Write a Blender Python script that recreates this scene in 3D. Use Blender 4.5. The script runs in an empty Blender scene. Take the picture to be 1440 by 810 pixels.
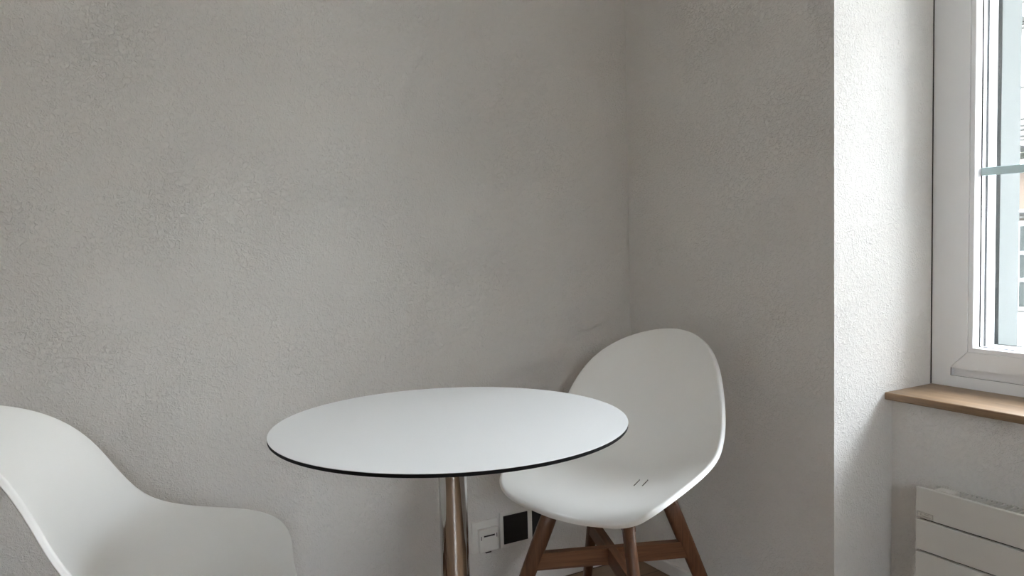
import bpy, bmesh, math, random
from mathutils import Vector, Matrix
random.seed(7)
C = bpy.context.scene.collection
PI = math.pi

# ---------------------------------------------------------------- helpers
def obj(name, bm, m, parent=None, smooth=False, loc=None):
    me = bpy.data.meshes.new(name)
    bmesh.ops.recalc_face_normals(bm, faces=bm.faces)
    bm.to_mesh(me); bm.free()
    if smooth:
        for p in me.polygons: p.use_smooth = True
    for mm in (m if isinstance(m, (list, tuple)) else [m]): me.materials.append(mm)
    o = bpy.data.objects.new(name, me); C.objects.link(o)
    if parent: o.parent = parent
    if loc: o.location = loc
    return o
def tag(o, label=None, cat=None, group=None, kind=None):
    if label: o['label'] = label
    if cat: o['category'] = cat
    if group: o['group'] = group
    if kind: o['kind'] = kind
    return o
def thing(name, label, cat, loc=(0,0,0), rz=0, group=None, kind=None):
    o = bpy.data.objects.new(name, None); C.objects.link(o)
    o.location = loc; o.rotation_euler = (0,0,rz); o.empty_display_size = .1
    return tag(o, label, cat, group, kind)
def box(bm, x0,x1,y0,y1,z0,z1, bev=0, seg=2, mi=0):
    r = bmesh.ops.create_cube(bm, size=1)
    vs = r['verts']
    for v in vs:
        v.co = Vector(((x0+x1)/2+v.co.x*(x1-x0), (y0+y1)/2+v.co.y*(y1-y0), (z0+z1)/2+v.co.z*(z1-z0)))
    fs = set(f for v in vs for f in v.link_faces)
    for f in fs: f.material_index = mi
    if bev:
        es = list(set(e for v in vs for e in v.link_edges))
        bmesh.ops.bevel(bm, geom=es, offset=bev, segments=seg, profile=.5, affect='EDGES')
    return bm
def lathe(bm, prof, n=96, mi=0):
    """prof: list of (r,z), revolve about z"""
    rings = []
    for r, z in prof:
        if r < 1e-6: rings.append([bm.verts.new((0,0,z))])
        else: rings.append([bm.verts.new((r*math.cos(2*PI*i/n), r*math.sin(2*PI*i/n), z)) for i in range(n)])
    for a, b in zip(rings[:-1], rings[1:]):
        for i in range(n):
            j = (i+1) % n
            if len(a) == 1 and len(b) == 1: continue
            if len(a) == 1: f = bm.faces.new((a[0], b[i], b[j]))
            elif len(b) == 1: f = bm.faces.new((a[i], a[j], b[0]))
            else: f = bm.faces.new((a[i], a[j], b[j], b[i]))
            f.material_index = mi
    return bm
def prism(bm, pts, fn, d0, d1):
    """extrude polygon pts by fn(p, d)"""
    a = [bm.verts.new(fn(p, d0)) for p in pts]; b = [bm.verts.new(fn(p, d1)) for p in pts]
    n = len(pts)
    bm.faces.new(a); bm.faces.new(b[::-1])
    for i in range(n): bm.faces.new((a[i], a[(i+1)%n], b[(i+1)%n], b[i]))
    return bm
def ring_yz(bm, y0,y1,z0,z1, w, x0,x1, bev=0):
    """rectangular ring in the y-z plane, outer y0..y1,z0..z1, width w inward"""
    o = [(y0,z0),(y1,z0),(y1,z1),(y0,z1)]; i = [(y0+w,z0+w),(y1-w,z0+w),(y1-w,z1-w),(y0+w,z1-w)]
    V = {}
    for nm, L in (('o',o),('i',i)):
        for x in (x0,x1): V[nm,x] = [bm.verts.new((x,y,z)) for y,z in L]
    for k in range(4):
        j = (k+1)%4
        bm.faces.new((V['o',x0][k],V['o',x0][j],V['i',x0][j],V['i',x0][k]))
        bm.faces.new((V['o',x1][k],V['o',x1][j],V['i',x1][j],V['i',x1][k]))
        bm.faces.new((V['o',x0][k],V['o',x0][j],V['o',x1][j],V['o',x1][k]))
        bm.faces.new((V['i',x0][k],V['i',x0][j],V['i',x1][j],V['i',x1][k]))
    if bev:
        es = [e for e in bm.edges if all(abs(v.co.x-x0) < 1e-6 for v in e.verts)
              and (e.verts[0] in V['i',x0]) == (e.verts[1] in V['i',x0])]
        bmesh.ops.bevel(bm, geom=es, offset=bev, segments=2, profile=.5, affect='EDGES')
    return bm

# ---------------------------------------------------------------- materials
def mat(name, col, rough=.5, metal=0, spec=.5, coat=0):
    m = bpy.data.materials.new(name); m.use_nodes = True
    b = m.node_tree.nodes['Principled BSDF']
    b.inputs['Base Color'].default_value = (*col, 1); b.inputs['Roughness'].default_value = rough
    b.inputs['Metallic'].default_value = metal; b.inputs['Specular IOR Level'].default_value = spec
    if coat: b.inputs['Coat Weight'].default_value = coat
    return m
def N(m, t, **kw):
    n = m.node_tree.nodes.new(t)
    for k, v in kw.items():
        if k in n.inputs: n.inputs[k].default_value = v
        else: setattr(n, k, v)
    return n
def L(m, a, b): m.node_tree.links.new(a, b)
def bsdf(m): return m.node_tree.nodes['Principled BSDF']

def plaster(name, col):
    m = mat(name, col, .85, spec=.25)
    tc = N(m, 'ShaderNodeTexCoord')
    n1 = N(m, 'ShaderNodeTexNoise', Scale=120., Detail=4., Roughness=.6, Distortion=1.0)
    n2 = N(m, 'ShaderNodeTexNoise', Scale=34., Detail=3., Roughness=.6, Distortion=.3)
    vo = N(m, 'ShaderNodeTexNoise', Scale=210., Detail=2., Roughness=.5)
    for n in (n1, n2, vo): L(m, tc.outputs['Object'], n.inputs['Vector'])
    r1 = N(m, 'ShaderNodeMapRange'); r1.inputs['From Min'].default_value = .46; r1.inputs['From Max'].default_value = .66
    L(m, n1.outputs['Fac'], r1.inputs['Value'])
    a = N(m, 'ShaderNodeMath', operation='MULTIPLY_ADD'); L(m, n2.outputs['Fac'], a.inputs[0]); a.inputs[1].default_value = .9
    L(m, r1.outputs['Result'], a.inputs[2])
    a2 = N(m, 'ShaderNodeMath', operation='MULTIPLY_ADD'); L(m, vo.outputs['Fac'], a2.inputs[0]); a2.inputs[1].default_value = .35
    L(m, a.outputs[0], a2.inputs[2])
    pt = N(m, 'ShaderNodeTexNoise', Scale=7., Detail=2., Roughness=.5); L(m, tc.outputs['Object'], pt.inputs['Vector'])
    pr = N(m, 'ShaderNodeMapRange'); pr.inputs['From Min'].default_value = .35; pr.inputs['From Max'].default_value = .65
    pr.inputs['To Min'].default_value = BUMP*.72; pr.inputs['To Max'].default_value = BUMP
    L(m, pt.outputs['Fac'], pr.inputs['Value'])
    bp = N(m, 'ShaderNodeBump'); L(m, pr.outputs['Result'], bp.inputs['Strength']); bp.inputs['Distance'].default_value = .0022
    L(m, a2.outputs[0], bp.inputs['Height']); L(m, bp.outputs['Normal'], bsdf(m).inputs['Normal'])
    return m
BUMP = .85
def wood(name, dark, light, axis=0, scale=1., rough=.5):
    m = mat(name, light, rough, spec=.4)
    tc = N(m, 'ShaderNodeTexCoord'); mp = N(m, 'ShaderNodeMapping')
    s = [38*scale]*3; s[axis] = 2.2*scale; mp.inputs['Scale'].default_value = s
    n1 = N(m, 'ShaderNodeTexNoise', Scale=1.6, Detail=6., Roughness=.62, Distortion=.8)
    L(m, tc.outputs['Object'], mp.inputs['Vector']); L(m, mp.outputs['Vector'], n1.inputs['Vector'])
    cr = N(m, 'ShaderNodeValToRGB')
    cr.color_ramp.elements[0].position = .3; cr.color_ramp.elements[0].color = (*dark,1)
    cr.color_ramp.elements[1].position = .72; cr.color_ramp.elements[1].color = (*light,1)
    L(m, n1.outputs['Fac'], cr.inputs['Fac']); L(m, cr.outputs['Color'], bsdf(m).inputs['Base Color'])
    bp = N(m, 'ShaderNodeBump'); bp.inputs['Strength'].default_value = .12; bp.inputs['Distance'].default_value = .001
    L(m, n1.outputs['Fac'], bp.inputs['Height']); L(m, bp.outputs['Normal'], bsdf(m).inputs['Normal'])
    return m
def floor_mat():
    m = mat('parquet', (.2,.1,.05), .42, spec=.4)
    tc = N(m, 'ShaderNodeTexCoord')
    br = N(m, 'ShaderNodeTexBrick', Scale=1., offset=.5)
    br.inputs['Brick Width'].default_value = 1.1; br.inputs['Row Height'].default_value = .13
    br.inputs['Mortar Size'].default_value = .0015; br.inputs['Mortar Smooth'].default_value = .1
    br.inputs['Color1'].default_value = (.27,.17,.10,1); br.inputs['Color2'].default_value = (.21,.13,.075,1)
    br.inputs['Mortar'].default_value = (.03,.018,.012,1)
    L(m, tc.outputs['Object'], br.inputs['Vector'])
    mp = N(m, 'ShaderNodeMapping'); mp.inputs['Scale'].default_value = (2.5,45,1)
    n1 = N(m, 'ShaderNodeTexNoise', Scale=1.4, Detail=6., Roughness=.6, Distortion=.5)
    L(m, tc.outputs['Object'], mp.inputs['Vector']); L(m, mp.outputs['Vector'], n1.inputs['Vector'])
    mx = N(m, 'ShaderNodeMix', data_type='RGBA', blend_type='MULTIPLY'); mx.inputs[0].default_value = .5
    L(m, br.outputs['Color'], mx.inputs[6])
    cr = N(m, 'ShaderNodeValToRGB'); cr.color_ramp.elements[0].color = (.45,.45,.45,1); cr.color_ramp.elements[0].position = .3
    cr.color_ramp.elements[1].position = .7
    L(m, n1.outputs['Fac'], cr.inputs['Fac']); L(m, cr.outputs['Color'], mx.inputs[7])
    L(m, mx.outputs[2], bsdf(m).inputs['Base Color'])
    return m

WALLC = (.78,.758,.724)
M_wall = plaster('white_textured_plaster', WALLC)
M_ceil = mat('ceiling_paint', (.78,.765,.74), .9, spec=.2)
M_base = mat('painted_baseboard', (.78,.76,.73), .5)
M_floor = floor_mat()
M_shell = mat('white_polypropylene', (.90,.893,.865), .38, spec=.45)
M_mark = mat('dark_slot', (.03,.03,.03), .6)
M_leg = wood('brown_stained_wood', (.06,.023,.010), (.15,.064,.028), 2, 1.2, .42)
M_beam = wood('brown_stained_beam_wood', (.07,.027,.012), (.17,.073,.032), 0, 1.2, .42)
M_top = mat('white_laminate', (.84,.855,.86), .42, spec=.4)
M_edge = mat('black_core_laminate', (.005,.005,.006), .6, spec=.15)
M_chrome = mat('polished_chrome', (.50,.485,.47), .06, 1)
M_pvc = mat('white_pvc', (.83,.83,.83), .35, spec=.5)
M_gasket = mat('dark_rubber_gasket', (.006,.009,.010), .9, spec=0)
M_seal_shade = mat('grey_seal_and_joint_shade', (.06,.055,.05), .8, spec=.1)
M_muntin = mat('grey_green_glazing_bar', (.54,.69,.71), .3, spec=.6)
M_sill = wood('oak_sill', (.16,.10,.055), (.33,.215,.125), 1, 1., .34)
M_rad = mat('radiator_enamel', (.66,.64,.595), .42)
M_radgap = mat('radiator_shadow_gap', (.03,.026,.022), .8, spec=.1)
M_badge = mat('radiator_badge', (.60,.575,.52), .4)
M_badgeline = mat('badge_lettering', (.30,.27,.23), .5)
M_plate = mat('white_outlet_plastic', (.80,.78,.74), .45)
M_black = mat('matte_black_insert', (.010,.010,.010), .5)
M_dark = mat('dark_jack_hole', (.015,.012,.01), .6)
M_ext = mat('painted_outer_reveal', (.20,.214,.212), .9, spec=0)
M_glass = bpy.data.materials.new('window_glass'); M_glass.use_nodes = True
nt = M_glass.node_tree; nt.nodes.clear()
o_ = nt.nodes.new('ShaderNodeOutputMaterial'); mx_ = nt.nodes.new('ShaderNodeMixShader')
tr_ = nt.nodes.new('ShaderNodeBsdfTransparent'); gl_ = nt.nodes.new('ShaderNodeBsdfGlossy'); fr_ = nt.nodes.new('ShaderNodeLayerWeight'); pw_ = nt.nodes.new('ShaderNodeMath'); ma_ = nt.nodes.new('ShaderNodeMath')
tr_.inputs['Color'].default_value = (.97,.975,.975,1); gl_.inputs['Roughness'].default_value = 0; pw_.operation = 'POWER'; pw_.inputs[1].default_value = 3; ma_.operation = 'MULTIPLY_ADD'; ma_.inputs[1].default_value = .9; ma_.inputs[2].default_value = .12; ma_.use_clamp = True
nt.links.new(fr_.outputs['Facing'], pw_.inputs[0]); nt.links.new(pw_.outputs[0], ma_.inputs[0]); nt.links.new(ma_.outputs[0], mx_.inputs[0]); nt.links.new(tr_.outputs[0], mx_.inputs[1]); nt.links.new(gl_.outputs[0], mx_.inputs[2])
nt.links.new(mx_.outputs[0], o_.inputs['Surface'])

# ---------------------------------------------------------------- room (camera stands at x=0, y=0)
XR = 1.649      # face of the right wall pier
YL = 2.094      # face of the left wall
YN = 1.2876     # reveal of the window niche
XN = 1.878      # wall under the sill
XF = 2.047      # inner face of the window frame
XO = 2.36       # outer face of the house wall
YE = -.33       # other side of the niche
XB, YB, ZC = -1.9, -2.2, 2.55
ZS = .67        # sill top
ZL = 2.36       # niche head

bm = bmesh.new(); box(bm, XB-.2, XO, YL, YL+.2, -.2, ZC+.2); tag(obj('wall_left', bm, M_wall), kind='structure')
def wall(name, *boxes):
    bm = bmesh.new()
    for q in boxes: box(bm, *q)
    tag(obj(name, bm, M_wall), kind='structure')
wall('wall_right', (XR, XF+.06, YN, YL, 0, ZC), (XF+.06, XO, YN-.036, YL, 0, ZC))      # pier by the corner
wall('wall_niche', (XN, XO, YE, YN, 0, ZS-.02))                                        # parapet under the sill
wall('wall_lintel', (XR, XO, YE, YN, ZL, ZC))
wall('wall_right_pier', (XR, XF+.06, YB, YE, 0, ZC), (XF+.06, XO, YB, YE+.036, 0, ZC))  # far side of the niche
W2 = (-.98, -.10, .90, 2.00)      # window in the wall behind the camera
bm = bmesh.new()
for q in ((XB-.2, W2[0], -.2, ZC+.2), (W2[1], XO, -.2, ZC+.2), (W2[0], W2[1], -.2, W2[2]), (W2[0], W2[1], W2[3], ZC+.2)):
    box(bm, q[0], q[1], YB-.2, YB, q[2], q[3])
tag(obj('wall_front', bm, M_wall), kind='structure')
win2 = thing('window_2', 'white window in the wall opposite the long wall', 'window', ((W2[0]+W2[1])/2, YB-.1, W2[2]), kind='structure')
def w2part(name, bm, m):
    bmesh.ops.translate(bm, verts=bm.verts, vec=(-(W2[0]+W2[1])/2, -(YB-.1), -W2[2])); return obj(name, bm, m, win2)
bm = bmesh.new(); ring_yz(bm, W2[0]+.001, W2[1]-.001, W2[2]+.001, W2[3]-.001, .055, -.03, .03)
bm.transform(Matrix(((0,1,0,0),(1,0,0,YB-.1),(0,0,1,0),(0,0,0,1)))); w2part('frame', bm, M_pvc)

bm = bmesh.new(); box(bm, W2[0]+.055, W2[1]-.055, YB-.104, YB-.098, W2[2]+.055, W2[3]-.055); w2part('glass', bm, M_glass)
bm = bmesh.new(); box(bm, XB-.2, XB, YB, YL, -.2, ZC+.2); tag(obj('wall_back', bm, M_wall), kind='structure')
bm = bmesh.new(); box(bm, XB, XO, YB, YL, -.2, 0); tag(obj('floor', bm, M_floor), kind='structure')
bm = bmesh.new(); box(bm, XB, XO, YB, YL, ZC, ZC+.2); tag(obj('ceiling', bm, M_ceil), kind='structure')
bm = bmesh.new(); box(bm, XB, XR, YL-.012, YL, 0, .04, .003); tag(obj('baseboard_left', bm, M_base), kind='structure')
bm = bmesh.new()
box(bm, XR-.012, XR, YN, YL-.012, 0, .04, .003); box(bm, XR-.012, XN, YN-.012, YN, 0, .04, .003); box(bm, XN-.012, XN, YE, YN-.012, 0, .04, .003)
tag(obj('baseboard_right', bm, M_base), kind='structure')

# ---------------------------------------------------------------- window
win = thing('window_1', 'white double window with grey glazing bars above the oak sill', 'window', (XF, (YN+YE)/2, ZS), kind='structure')
def wpart(name, bm, m, parent=win, smooth=False):
    wy = (YN+YE)/2
    off = Vector((XF, wy, ZS)) if parent is win else Vector((0,0,0))
    if parent is not win:
        off = Vector((XF, wy, ZS))
    bmesh.ops.translate(bm, verts=bm.verts, vec=-off)
    return obj(name, bm, m, parent, smooth)
y1 = YN-.0015; y0 = YE+.0015; zt = ZL-.001; zb = ZS
# fixed frame
bm = bmesh.new(); ring_yz(bm, y0, y1, zb-.0235, zt+.0, .0535, XF, XF+.075, .0015)
box(bm, XF+.045, XF+.085, y0+.03, y1-.03, zb+.02, zb+.056)       # step behind the sash
box(bm, XF+.016, XF+.046, y0+.03, y1-.03, zb+.02, zb+.0485)      # recessed cover strip below the sash
box(bm, XF+.045, XF+.085, y1-.075, y1-.028, zb+.02, zt-.02); box(bm, XF+.045, XF+.085, y0+.028, y0+.075, zb+.02, zt-.02)
box(bm, XF+.045, XF+.085, y0+.03, y1-.03, zt-.075, zt-.02)
ym = (y0+y1)/2
wpart('frame', bm, M_pvc)
for ya, yb in ((y1-.0548, y1-.0538), (y0+.0538, y0+.0548)):
    bm = bmesh.new(); box(bm, XF-.0004, XF+.0008, ya, yb, zb+.031, zb+.0515); wpart('drip_strip_end', bm, M_seal_shade)
bm = bmesh.new(); box(bm, XF-.0003, XF+.0008, y0+.055, y1-.055, zb+.0300, zb+.0306); wpart('frame_seal', bm, M_seal_shade)
bm = bmesh.new(); box(bm, XF-.002, XF+.001, YN-.0017, YN-.0002, ZS, ZL-.001); wpart('joint_shade_strip', bm, M_seal_shade)  # dark strip standing in for the narrow shadow gap beside the wall
OPEN = .0545    # sash outer edge to frame outer edge
def sash(ya, yb):
    za, zc = zb+.052, zt-.04
    o = None
    S = .045                    # sash face width
    # four mitred members
    bm = bmesh.new()
    g = .0007
    def member(pts):
        prism(bm, pts, lambda p, d: Vector((d, p[0], p[1])), XF-.004, XF+.045)
    member([(ya+g,za),(yb-g,za),(yb-S-g,za+S),(ya+S+g,za+S)])
    member([(ya+g,zc),(yb-g,zc),(yb-S-g,zc-S),(ya+S+g,zc-S)])
    member([(ya,za+g),(ya+S,za+S+g),(ya+S,zc-S-g),(ya,zc-g)])
    member([(yb,za+g),(yb-S,za+S+g),(yb-S,zc-S-g),(yb,zc-g)])
    o = wpart('sash', bm, M_pvc)
    I = (ya+S, yb-S, za+S, zc-S)
    bm = bmesh.new(); ring_yz(bm, *I, .0125, XF-.001, XF+.031, .002); wpart('glazing_bead', bm, M_pvc, o)
    J = (I[0]+.0125, I[1]-.0125, I[2]+.0125, I[3]-.0125)
    e = .0012
    bm = bmesh.new(); ring_yz(bm, J[0]-e, J[1]+e, J[2]-e, J[3]+e, e+.0012, XF+.029, XF+.032); wpart('inner_gasket', bm, M_gasket, o)
    bm = bmesh.new(); ring_yz(bm, J[0]-.006, J[1]+.006, J[2]-.006, J[3]+.006, .006, XF+.033, XF+.048); wpart('spacer', bm, M_pvc, o)
    bm = bmesh.new(); ring_yz(bm, J[0]-.006, J[1]+.006, J[2]-.006, J[3]+.006, .006, XF+.048, XF+.060); wpart('dark_spacer', bm, M_gasket, o)
    bm = bmesh.new(); ring_yz(bm, J[0]-.02, J[1]+.02, J[2]-.02, J[3]+.02, .02, XF+.0602, XF+.098); wpart('outer_sash', bm, M_pvc, o)
    bm = bmesh.new(); ring_yz(bm, J[0]-.02, J[1]+.02, J[2]-.02, J[3]+.02, .02, XF+.098, XF+.118); wpart('outer_gasket', bm, M_gasket, o)
    bm = bmesh.new(); box(bm, XF+.0322, XF+.0335, J[0]-.001, J[1]+.001, J[2]-.001, J[3]+.001); wpart('glass', bm, M_glass, o)
    for zz in (1.236, 1.80):
        bm = bmesh.new(); box(bm, XF+.026, XF+.0322, J[0], J[1], zz-.0105, zz+.0105, .0029, 4); wpart('glazing_bar', bm, M_muntin, o)
    return o
sash(ym+.02, y1-OPEN); sash(y0+OPEN, ym-.02)
bm = bmesh.new(); box(bm, XF+.002, XF+.085, ym-.022, ym+.022, zb+.02, zt-.02, .002); wpart('mullion', bm, M_pvc)
bm = bmesh.new(); box(bm, XF-.016, XF-.004, ym-.012, ym+.012, 1.30, 1.42, .004); h_ = wpart('handle', bm, M_pvc)
# rest of the fixed frame towards the outside
bm = bmesh.new()
box(bm, XF+.0855, XF+.118, y1-.106, y1-.055, zb, zt); box(bm, XF+.0855, XF+.118, y0+.055, y0+.106, zb, zt)
box(bm, XF+.0855, XF+.118, y0+.106, y1-.106, zb, zb+.105); box(bm, XF+.0855, XF+.118, y0+.106, y1-.106, zt-.10, zt)
wpart('outer_frame', bm, M_pvc)
# wooden sill
bm = bmesh.new(); box(bm, 1.845, XF+.004, YE+.001, YN-.0008, ZS-.0195, ZS, .003, 3)
tag(obj('window_sill', bm, M_sill), 'oak window sill board below the white window', 'window sill', kind='structure')
# outer reveal lining
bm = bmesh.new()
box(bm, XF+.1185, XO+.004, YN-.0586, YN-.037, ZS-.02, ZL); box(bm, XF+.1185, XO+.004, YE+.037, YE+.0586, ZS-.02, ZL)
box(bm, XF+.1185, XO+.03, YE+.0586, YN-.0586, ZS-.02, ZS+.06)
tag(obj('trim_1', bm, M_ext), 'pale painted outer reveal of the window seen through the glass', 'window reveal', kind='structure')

# ---------------------------------------------------------------- radiator
XRf = 1.78
yr1, yr0 = 1.156, .04
rad = thing('radiator', 'white radiator of wide horizontal panels under the window sill', 'radiator', (XRf+.04, (yr1+yr0)/2, .06))
ro = Vector(rad.location)
def rpart(name, bm, m, parent=rad):
    bmesh.ops.translate(bm, verts=bm.verts, vec=-ro); return obj(name, bm, m, parent)
zt_ = .466; P = .0795
z = zt_; k = 0
while z-P > .05:
    bm = bmesh.new()
    box(bm, XRf, XRf+.011, yr0, yr1, z-P+.0045, z, .0018, 2)
    p_ = rpart('panel', bm, M_rad)
    if k == 0:
        bm = bmesh.new(); box(bm, XRf-.0012, XRf+.001, 1.110, 1.152, .3925, .408, .0005, 1); b_ = rpart('badge', bm, M_badge, p_); tag(b_, 'small raised rectangular badge')
        bm = bmesh.new()
        ring_yz(bm, 1.1115, 1.1505, .394, .4065, .0008, XRf-.0018, XRf-.0011)
        box(bm, XRf-.0018, XRf-.0011, 1.1165, 1.138, .3968, .3982); box(bm, XRf-.0018, XRf-.0011, 1.1205, 1.132, .4022, .4034); box(bm, XRf-.0018, XRf-.0011, 1.1405, 1.1418, .3985, .4035)
        rpart('badge_mark', bm, M_badgeline, b_)
    z -= P; k += 1
zbot = z
bm = bmesh.new(); box(bm, XRf+.013, XRf+.018, yr0+.004, yr1-.004, zbot+.008, zt_-.004); rpart('gap_shade_sheet', bm, M_radgap)  # dark sheet, its colour stands for the shade between the panels
# convector fins behind the panels, with their top edges showing
bm = bmesh.new()
yy = yr0+.03
while yy < yr1-.095:
    box(bm, XRf+.0185, XRf+.068, yy, yy+.0016, zbot+.03, zt_-.006); yy += .0115
f_ = rpart('convector_fins', bm, M_rad)
bm = bmesh.new(); box(bm, XRf+.068, XRf+.074, yr0+.01, yr1-.01, zbot+.02, zt_-.008); rpart('rear_panel', bm, M_rad)
bm = bmesh.new(); box(bm, XRf+.0112, XRf+.040, yr1-.086, yr1-.040, zt_-.012, zt_+.0015, .002); rpart('bracket_cap', bm, M_rad)
for yy in (yr1-.12, yr0+.12):
    bm = bmesh.new(); box(bm, XRf+.0735, XN-.0006, yy-.015, yy+.015, .18, .40); rpart('wall_bracket', bm, M_rad)
for yy in (yr0+.10, yr0+.15):
    bm = bmesh.new(); lathe(bm, [(0,0),(.009,0),(.009,.155),(0,.155)], 20)
    bmesh.ops.translate(bm, verts=bm.verts, vec=(XRf+.045, yy, 0)); rpart('pipe', bm, M_rad)

# ---------------------------------------------------------------- outlets on the left wall
o1 = thing('wall_socket', 'small white wall outlet with a raised cover, between table column and black covers', 'outlet', (1.075, YL, .192))
bm = bmesh.new(); box(bm, -.047, .041, -.009, 0, -.047, .050, .003); obj('plate', bm, M_plate, o1)
bm = bmesh.new(); box(bm, -.030, .036, -.024, -.009, -.044, .028, .004); cv = obj('cover', bm, M_plate, o1)
bm = bmesh.new(); box(bm, -.015, .022, -.0248, -.0235, .004, .0085); obj('slot', bm, M_dark, cv)
for x, z in ((-.0245, -.004), (.028, -.002)):
    bm = bmesh.new(); box(bm, x, x+.0017, -.0248, -.0235, z, z+.012); obj('cover_clip', bm, M_dark, cv)
bm = bmesh.new(); box(bm, -.008, .010, -.022, -.010, -.0475, -.043); obj('jack', bm, M_dark, cv)
o2 = thing('cover_plate', 'white double wall plate with two black square covers behind the chair leg', 'outlet', (1.2375, YL, .196))
bm = bmesh.new(); box(bm, -.112, .086, -.007, 0, -.056, .056, .003); obj('plate', bm, M_plate, o2)
for x, wd in ((-.1005, .086), (.0025, .072)):
    bm = bmesh.new(); box(bm, x, x+wd, -.010, -.006, -.044, .045, .0012); obj('insert', bm, M_black, o2)

# ---------------------------------------------------------------- table
TX, TY, TZ = .6533, 1.4067, .7384
tb = thing('bistro_table', 'round white bistro table with thin black edge on a chrome column', 'table', (TX, TY, 0))
R = .35
bm = bmesh.new(); lathe(bm, [(0,TZ-.0074),(R-.0008,TZ-.0074),(R,TZ-.0066),(R,TZ-.0010),(0,TZ-.0010)], 192)
tp = obj('tabletop', bm, M_edge, tb); tag(tp, 'thin black edged core of the tabletop')
bm = bmesh.new(); lathe(bm, [(0,TZ-.0010),(R,TZ-.0010),(R,TZ-.0003),(R-.0004,TZ),(0,TZ)], 192)
obj('white_surface', bm, M_top, tp)
bm = bmesh.new(); lathe(bm, [(0,TZ-.014),(.115,TZ-.014),(.12,TZ-.0074),(0,TZ-.0074)], 64); obj('mounting_plate', bm, M_edge, tb)
bm = bmesh.new(); lathe(bm, [(.0285,.02),(.0285,TZ-.014)], 96); obj('column', bm, M_chrome, tb, True)
bm = bmesh.new(); lathe(bm, [(0,0),(.225,0),(.225,.006),(.215,.011),(.12,.020),(.045,.026),(.032,.040),(.0285,.044)], 128); obj('base', bm, M_chrome, tb, True)

# ---------------------------------------------------------------- chairs
PY = [0.2052, 0.2015, 0.1778, 0.042, -0.1192, -0.2052, -0.2509, -0.3576]
PZ = [0.4349, 0.4349, 0.4555, 0.4472, 0.471, 0.5908, 0.7574, 0.821]
WW = [0.2621, 0.2976, 0.2741, 0.2419, 0.2481, 0.2874, 0.3357, 0.3361]
CC = [-0.0139, 0.042, 0.0589, 0.0646, 0.0669, 0.0702, 0.0973, 0.0636]
def bsp(cp, t):
    n = len(cp); p = 3
    kn = [0.]*p + [i/(n-p) for i in range(n-p+1)] + [1.]*p
    t = min(max(t, 0.), 1-1e-9)
    k = max(i for i in range(p, n) if kn[i] <= t)
    d = [cp[j+k-p] for j in range(p+1)]
    for r in range(1, p+1):
        for j in range(p, r-1, -1):
            a = (t-kn[j+k-p])/(kn[j+1+k-r]-kn[j+k-p])
            d[j] = (1-a)*d[j-1]+a*d[j]
    return d[p]
def shell_pt(dx, dy):
    t = (dy+1)/2
    y, z = bsp(PY, t), bsp(PZ, t); e = 1e-4
    ty, tz = bsp(PY, t+e)-bsp(PY, t-e), bsp(PZ, t+e)-bsp(PZ, t-e)
    l = math.hypot(ty, tz); ty /= l; tz /= l
    q = bsp(CC, t)*dx*dx
    return Vector((bsp(WW, t)*dx, y+tz*q, z-ty*q))
RIM = .006
def shell_bm():
    bm = bmesh.new(); n = 56
    G = {}
    def disc(a, b): return a*math.sqrt(1-b*b/2), b*math.sqrt(1-a*a/2)
    for i in range(n+1):
        for j in range(n+1):
            dx, dy = disc(-1+2*i/n, -1+2*j/n)
            G[i,j] = bm.verts.new(shell_pt(dx*.9999, dy*.9999))
    for i in range(n):
        for j in range(n): bm.faces.new((G[i,j],G[i+1,j],G[i+1,j+1],G[i,j+1]))
    ring = [(i,0) for i in range(n)]+[(n,j) for j in range(n)]+[(i,n) for i in range(n,0,-1)]+[(0,j) for j in range(n,0,-1)]
    m = len(ring); pos = [G[k].co.copy() for k in ring]
    ins = []
    for (i,j) in ring:
        dx, dy = disc(-1+2*i/n, -1+2*j/n); ins.append(shell_pt(dx*.97, dy*.97))
    fr = []
    for k in range(m):
        tg = (pos[(k+1)%m]-pos[k-1]).normalized(); o = (pos[k]-ins[k]); o = (o-tg*o.dot(tg)).normalized()
        nn = tg.cross(o)
        if nn.dot(Vector((0,.6,.8))) < 0: nn = -nn
        fr.append((o, nn.normalized()))
    prev = [G[k] for k in ring]
    for th, dn in ((22,0),(44,0),(66,0),(88,0),(88,.002),(88,.0045),(88,.006)):
        a = math.radians(th); cur = []
        for k in range(m):
            o, nn = fr[k]
            cur.append(bm.verts.new(pos[k]+RIM*(math.sin(a)*o-(1-math.cos(a))*nn)+dn*(.3*o-nn)))
        for k in range(m): bm.faces.new((prev[k],prev[(k+1)%m],cur[(k+1)%m],cur[k]))
        prev = cur
    return bm
LC, LX, LA = .010, -.009, math.radians(2.)
# LC:      # centre of the leg cross, ahead of the shell origin
def r_leg(z): return .207-.40*(z-.275)
def leg_bm(ang):
    """tapered oval leg, wide in the radial direction"""
    bm = bmesh.new(); prof = [(0,.013,.010),(.004,.0155,.0115),(.15,.019,.0125),(.275,.0215,.0135),(.36,.0225,.0135),(.428,.021,.0135)]
    n = 28; rings = []
    e = Vector((math.cos(ang), math.sin(ang), 0)); t = Vector((-math.sin(ang), math.cos(ang), 0)); c0 = Vector((LX, LC, 0))
    for z, a, b in prof:
        c = c0+e*r_leg(z)+Vector((0,0,z)); row = []
        for i in range(n):
            f = 2*PI*i/n; cx, sx = math.cos(f), math.sin(f)
            k = .72
            row.append(bm.verts.new(c+e*(a*math.copysign(abs(cx)**k, cx))+t*(b*math.copysign(abs(sx)**k, sx))))
        rings.append(row)
    for p, q in zip(rings[:-1], rings[1:]):
        for i in range(n): bm.faces.new((p[i],p[(i+1)%n],q[(i+1)%n],q[i]))
    bm.faces.new(rings[0]); bm.faces.new(rings[-1])
    return bm
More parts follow.
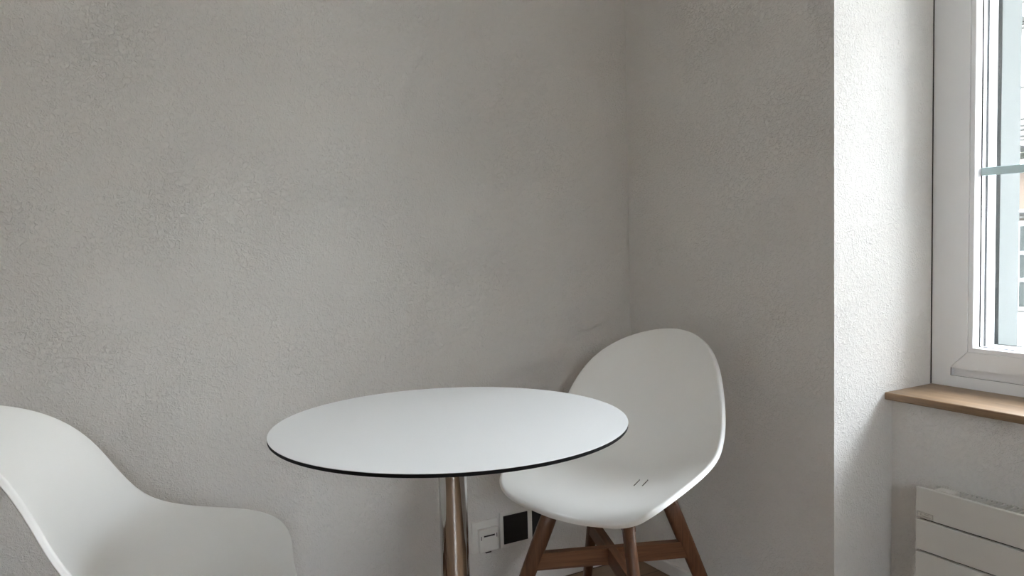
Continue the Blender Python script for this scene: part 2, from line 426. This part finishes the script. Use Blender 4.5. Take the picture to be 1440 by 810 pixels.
def beam_along(ang, z0, z1, r0, r1, w, notch=None):
    """flat bar along +-ang through the leg cross centre, in its own local x axis"""
    bm = bmesh.new()
    pts = [(-r0,z0),(r0,z0),(r1,z1),(-r1,z1)]
    if notch:
        nz, hw = notch
        pts = [(-r0,z0),(-hw,z0),(-hw,nz),(hw,nz),(hw,z0),(r0,z0),(r1,z1),(-r1,z1)] if nz > 0 else [(-r0,z0),(r0,z0),(r1,z1),(hw,z1),(hw,-nz),(-hw,-nz),(-hw,z1),(-r1,z1)]
    prism(bm, pts, lambda p, d: Vector((p[0], d, p[1])), -w/2, w/2)
    return bm
BM0, BM1 = .254, .297
def make_chair(label):
    t = thing('shell_chair', label, 'chair')
    s = obj('seat_shell', shell_bm(), M_shell, t, True)
    md = s.modifiers.new('thickness', 'SOLIDIFY'); md.thickness = .0045; md.offset = -1; md.use_even_offset = False
    for k in range(4): obj('leg', leg_bm(PI/4+k*PI/2+LA), M_leg, t, True)
    for k, nt_ in ((0, (.2755, .0115)), (1, (-.2755, .0115))):
        a = PI/4+k*PI/2
        b = obj('stretcher', beam_along(a, BM0, BM1, r_leg(BM0)-.008, r_leg(BM1)-.008, .022, nt_), M_beam, t)
        b.location = (LX, LC, 0); b.rotation_euler = (0, 0, a+LA)
    for k, nt_ in ((0, (.418, .016)), (1, (-.418, .016))):
        a = PI/4+k*PI/2
        b = obj('seat_support', beam_along(a, .398, .432, r_leg(.398)+.012, r_leg(.43)+.010, .030, nt_), M_beam, t)
        b.location = (LX, LC, 0); b.rotation_euler = (0, 0, a+LA)
    return t, s
ch, sh = make_chair('white shell chair with brown wooden legs in the corner behind the table')
ch.location = (1.1950, 1.6152, 0); ch.rotation_euler = (0, 0, 3.51507-PI/2)
# two short dark slots in the seat, on this chair only
for dx in (-.27, -.37):
    bm = bmesh.new(); prevr = None
    pts = [(dx-.004, -.075), (dx, -.045), (dx+.004, -.015), (dx+.006, .015), (dx+.016, .022)]
    tops = []
    for i, (a, b) in enumerate(pts):
        p = shell_pt(a, b); nrm = (shell_pt(a+.01, b)-p).cross(shell_pt(a, b+.01)-p).normalized()
        if nrm.z < 0: nrm = -nrm
        q0 = p+nrm*.0004
        w = .0013
        tops.append((bm.verts.new(q0+Vector((-w,0,0))), bm.verts.new(q0+Vector((w,0,0))), bm.verts.new(q0-nrm*.001+Vector((w,0,0))), bm.verts.new(q0-nrm*.001+Vector((-w,0,0)))))
    for a, b in zip(tops[:-1], tops[1:]):
        for i in range(4): bm.faces.new((a[i],a[(i+1)%4],b[(i+1)%4],b[i]))
    bm.faces.new(tops[0]); bm.faces.new(tops[-1])
    obj('slot', bm, M_mark, sh)
ch2 = thing('shell_chair', 'white shell chair left of the table, its seat turned towards the column', 'chair')
for c in list(ch.children):
    d = c.copy(); C.objects.link(d); d.parent = ch2
ch2.location = (.1695, 1.6052, 0); ch2.rotation_euler = (0, 0, -.24044-PI/2)
for c in (ch, ch2): c['group'] = 'white shell chairs at the bistro table'

# ---------------------------------------------------------------- street outside
GZ = -5.5
WX, WY, WZ = 5.0, -2.2, 8.6
M_house = mat('house_render', (.22,.22,.21), .9)
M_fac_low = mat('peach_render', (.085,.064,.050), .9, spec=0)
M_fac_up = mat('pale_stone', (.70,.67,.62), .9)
M_trimst = mat('light_stone_trim', (.60,.58,.54), .85)
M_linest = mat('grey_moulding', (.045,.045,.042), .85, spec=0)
M_pane = mat('far_window_glass', (.022,.026,.025), .6, spec=0)
M_curt = mat('far_curtain', (.042,.046,.043), .9, spec=0)
M_wfr = mat('far_window_frame', (.20,.205,.2), .6)
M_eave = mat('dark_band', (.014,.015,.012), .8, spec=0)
M_asph = mat('asphalt', (.32,.31,.30), .9)
bm = bmesh.new(); box(bm, XO+.02, 30, -60, 60, GZ-.2, GZ); tag(obj('street', bm, M_asph), 'grey street far below the window', 'street', kind='structure')
bm = bmesh.new()
box(bm, XB-3, XO, YB-.2, 40, ZC+.21, 3.6); box(bm, XB-3, XO, -45, 40, GZ, -.21)
box(bm, XB-3, XO, YL+.21, 40, -.21, ZC+.21); box(bm, XB-3, XO, -45, -9, -.21, ZC+.21)
box(bm, XO, WX, -9, WY, GZ, WZ)                     # added unseen wing, blocks oblique daylight to the window
box(bm, XO, 3.1, WY, 8, 2.80, 2.98)                     # added unseen slab over the window, cuts high sky light
tag(obj('house_exterior', bm, M_house), 'rest of the house around the room, with an added wing and slab that block daylight', 'house', kind='structure')
XH = 14.0
bl = thing('building', 'pale house across the street seen through the window glass', 'building', (XH, 7.0, GZ))
bo = Vector(bl.location)
def bpart(name, bm, m, parent=bl):
    bmesh.ops.translate(bm, verts=bm.verts, vec=-bo); return obj(name, bm, m, parent)
HY0, HY1, HT = -45., 40., 8.3
# storeys: lower peach wall with window openings left out as recessed windows
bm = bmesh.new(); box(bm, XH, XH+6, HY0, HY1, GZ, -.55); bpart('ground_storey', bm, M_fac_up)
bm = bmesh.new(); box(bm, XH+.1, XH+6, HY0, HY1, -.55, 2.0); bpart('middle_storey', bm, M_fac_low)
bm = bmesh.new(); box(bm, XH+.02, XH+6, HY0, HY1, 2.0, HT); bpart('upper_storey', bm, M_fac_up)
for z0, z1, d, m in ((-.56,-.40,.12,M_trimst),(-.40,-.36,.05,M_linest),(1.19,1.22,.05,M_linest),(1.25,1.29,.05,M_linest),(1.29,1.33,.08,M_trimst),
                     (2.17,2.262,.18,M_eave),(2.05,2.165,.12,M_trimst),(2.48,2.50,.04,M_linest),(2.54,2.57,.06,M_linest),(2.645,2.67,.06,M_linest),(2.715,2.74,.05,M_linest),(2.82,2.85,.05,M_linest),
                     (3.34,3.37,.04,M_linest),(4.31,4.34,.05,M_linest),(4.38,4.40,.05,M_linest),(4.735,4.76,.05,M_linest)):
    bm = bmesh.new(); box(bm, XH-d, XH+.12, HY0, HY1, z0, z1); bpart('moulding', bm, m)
# frieze of small brackets under the dark band and rosettes higher up
bm = bmesh.new()
y = -3.
while y < 12:
    box(bm, XH-.10, XH+.03, y, y+.05, 2.29, 2.40); y += .11
bpart('frieze', bm, M_linest)
for k in range(-2, 6):
    bm = bmesh.new(); box(bm, XH-.06, XH+.03, 7.24-k, 7.36-k, 4.42, 4.51, .01); bpart('rosette', bm, M_linest)
for k in range(-1, 3):
    for z0, z1 in ((-.30, 1.06), (5.2, 6.9)):
        yb = 7.262-k*2.4; ya = yb-1.05
        bm = bmesh.new(); box(bm, XH+.0, XH+.11, ya-.10, yb+.10, z0-.10, z1+.08)
        f_ = bpart('window_surround', bm, M_trimst)
        bm = bmesh.new(); box(bm, XH-.012, XH+.005, ya, yb, z0, z1); g_ = bpart('window_pane', bm, M_pane, f_)
        bm = bmesh.new()
        for yy in (ya+.05, ya+.42, yb-.13, yb-.42): box(bm, XH-.018, XH-.01, yy, yy+.055, z0+.03, z1-.03)
        bpart('curtain', bm, M_curt, f_)
        bm = bmesh.new()
        h = (z1-z0)/3
        for i in range(1, 3): box(bm, XH-.03, XH-.01, ya, yb, z0+h*i-.03, z0+h*i+.03)
        box(bm, XH-.03, XH-.01, (ya+yb)/2-.03, (ya+yb)/2+.03, z0, z1)
        bpart('window_bars', bm, M_wfr, f_)

# ---------------------------------------------------------------- light
w = bpy.data.worlds.new('overcast_sky'); bpy.context.scene.world = w; w.use_nodes = True
nt = w.node_tree; bg = nt.nodes['Background']
tc = nt.nodes.new('ShaderNodeTexCoord'); sp = nt.nodes.new('ShaderNodeSeparateXYZ'); cr = nt.nodes.new('ShaderNodeValToRGB')
nt.links.new(tc.outputs['Generated'], sp.inputs[0]); nt.links.new(sp.outputs['Z'], cr.inputs['Fac'])
cr.color_ramp.elements[0].position = 0; cr.color_ramp.elements[0].color = (.375,.41,.445,1)
cr.color_ramp.elements[1].position = 1; cr.color_ramp.elements[1].color = (1.12,1.208,1.315,1)
nt.links.new(cr.outputs['Color'], bg.inputs['Color']); bg.inputs['Strength'].default_value = 8.0
# sampling portal for the sky light, filling the window opening
pl = bpy.data.lights.new('window_portal', 'AREA'); pl.shape = 'RECTANGLE'; pl.size = YN-YE-.2; pl.size_y = ZL-ZS
pl.cycles.is_portal = True
po = bpy.data.objects.new('window_portal', pl); C.objects.link(po)
po.location = (XO+.01, (YN+YE)/2, (ZL+ZS)/2); po.rotation_euler = (PI/2, 0, PI/2)

p2 = bpy.data.lights.new('window_portal', 'AREA'); p2.shape = 'RECTANGLE'; p2.size = W2[1]-W2[0]; p2.size_y = W2[3]-W2[2]
p2.cycles.is_portal = True
q2 = bpy.data.objects.new('window_portal', p2); C.objects.link(q2)
q2.location = ((W2[0]+W2[1])/2, YB-.21, (W2[2]+W2[3])/2); q2.rotation_euler = (PI/2, 0, PI)
# ---------------------------------------------------------------- camera
cam = bpy.data.cameras.new('camera'); co = bpy.data.objects.new('camera', cam); C.objects.link(co)
cam.sensor_width = 36; cam.lens = 36*1106/1440; cam.clip_start = .05
pit, rol, yaw = math.radians(3.71), math.radians(-1.52), math.radians(29.69)
fw = Vector((math.sin(yaw)*math.cos(pit), math.cos(yaw)*math.cos(pit), -math.sin(pit)))
r0 = Vector((math.cos(yaw), -math.sin(yaw), 0)); u0 = r0.cross(fw)
r = r0*math.cos(rol)+u0*math.sin(rol); u = -r0*math.sin(rol)+u0*math.cos(rol)
co.matrix_world = Matrix(((r.x,u.x,-fw.x,0),(r.y,u.y,-fw.y,0),(r.z,u.z,-fw.z,1.10),(0,0,0,1)))
sc = bpy.context.scene; sc.camera = co
sc.view_settings.view_transform = 'Standard'; sc.view_settings.look = 'None'
sc.view_settings.gamma = 1; sc.view_settings.use_curve_mapping = False
sc.view_settings.exposure = 2.48
sc.cycles.use_denoising = True
sc.cycles.max_bounces = 14; sc.cycles.diffuse_bounces = 10; sc.cycles.glossy_bounces = 6; sc.cycles.transparent_max_bounces = 24
sc.cycles.sample_clamp_indirect = 6
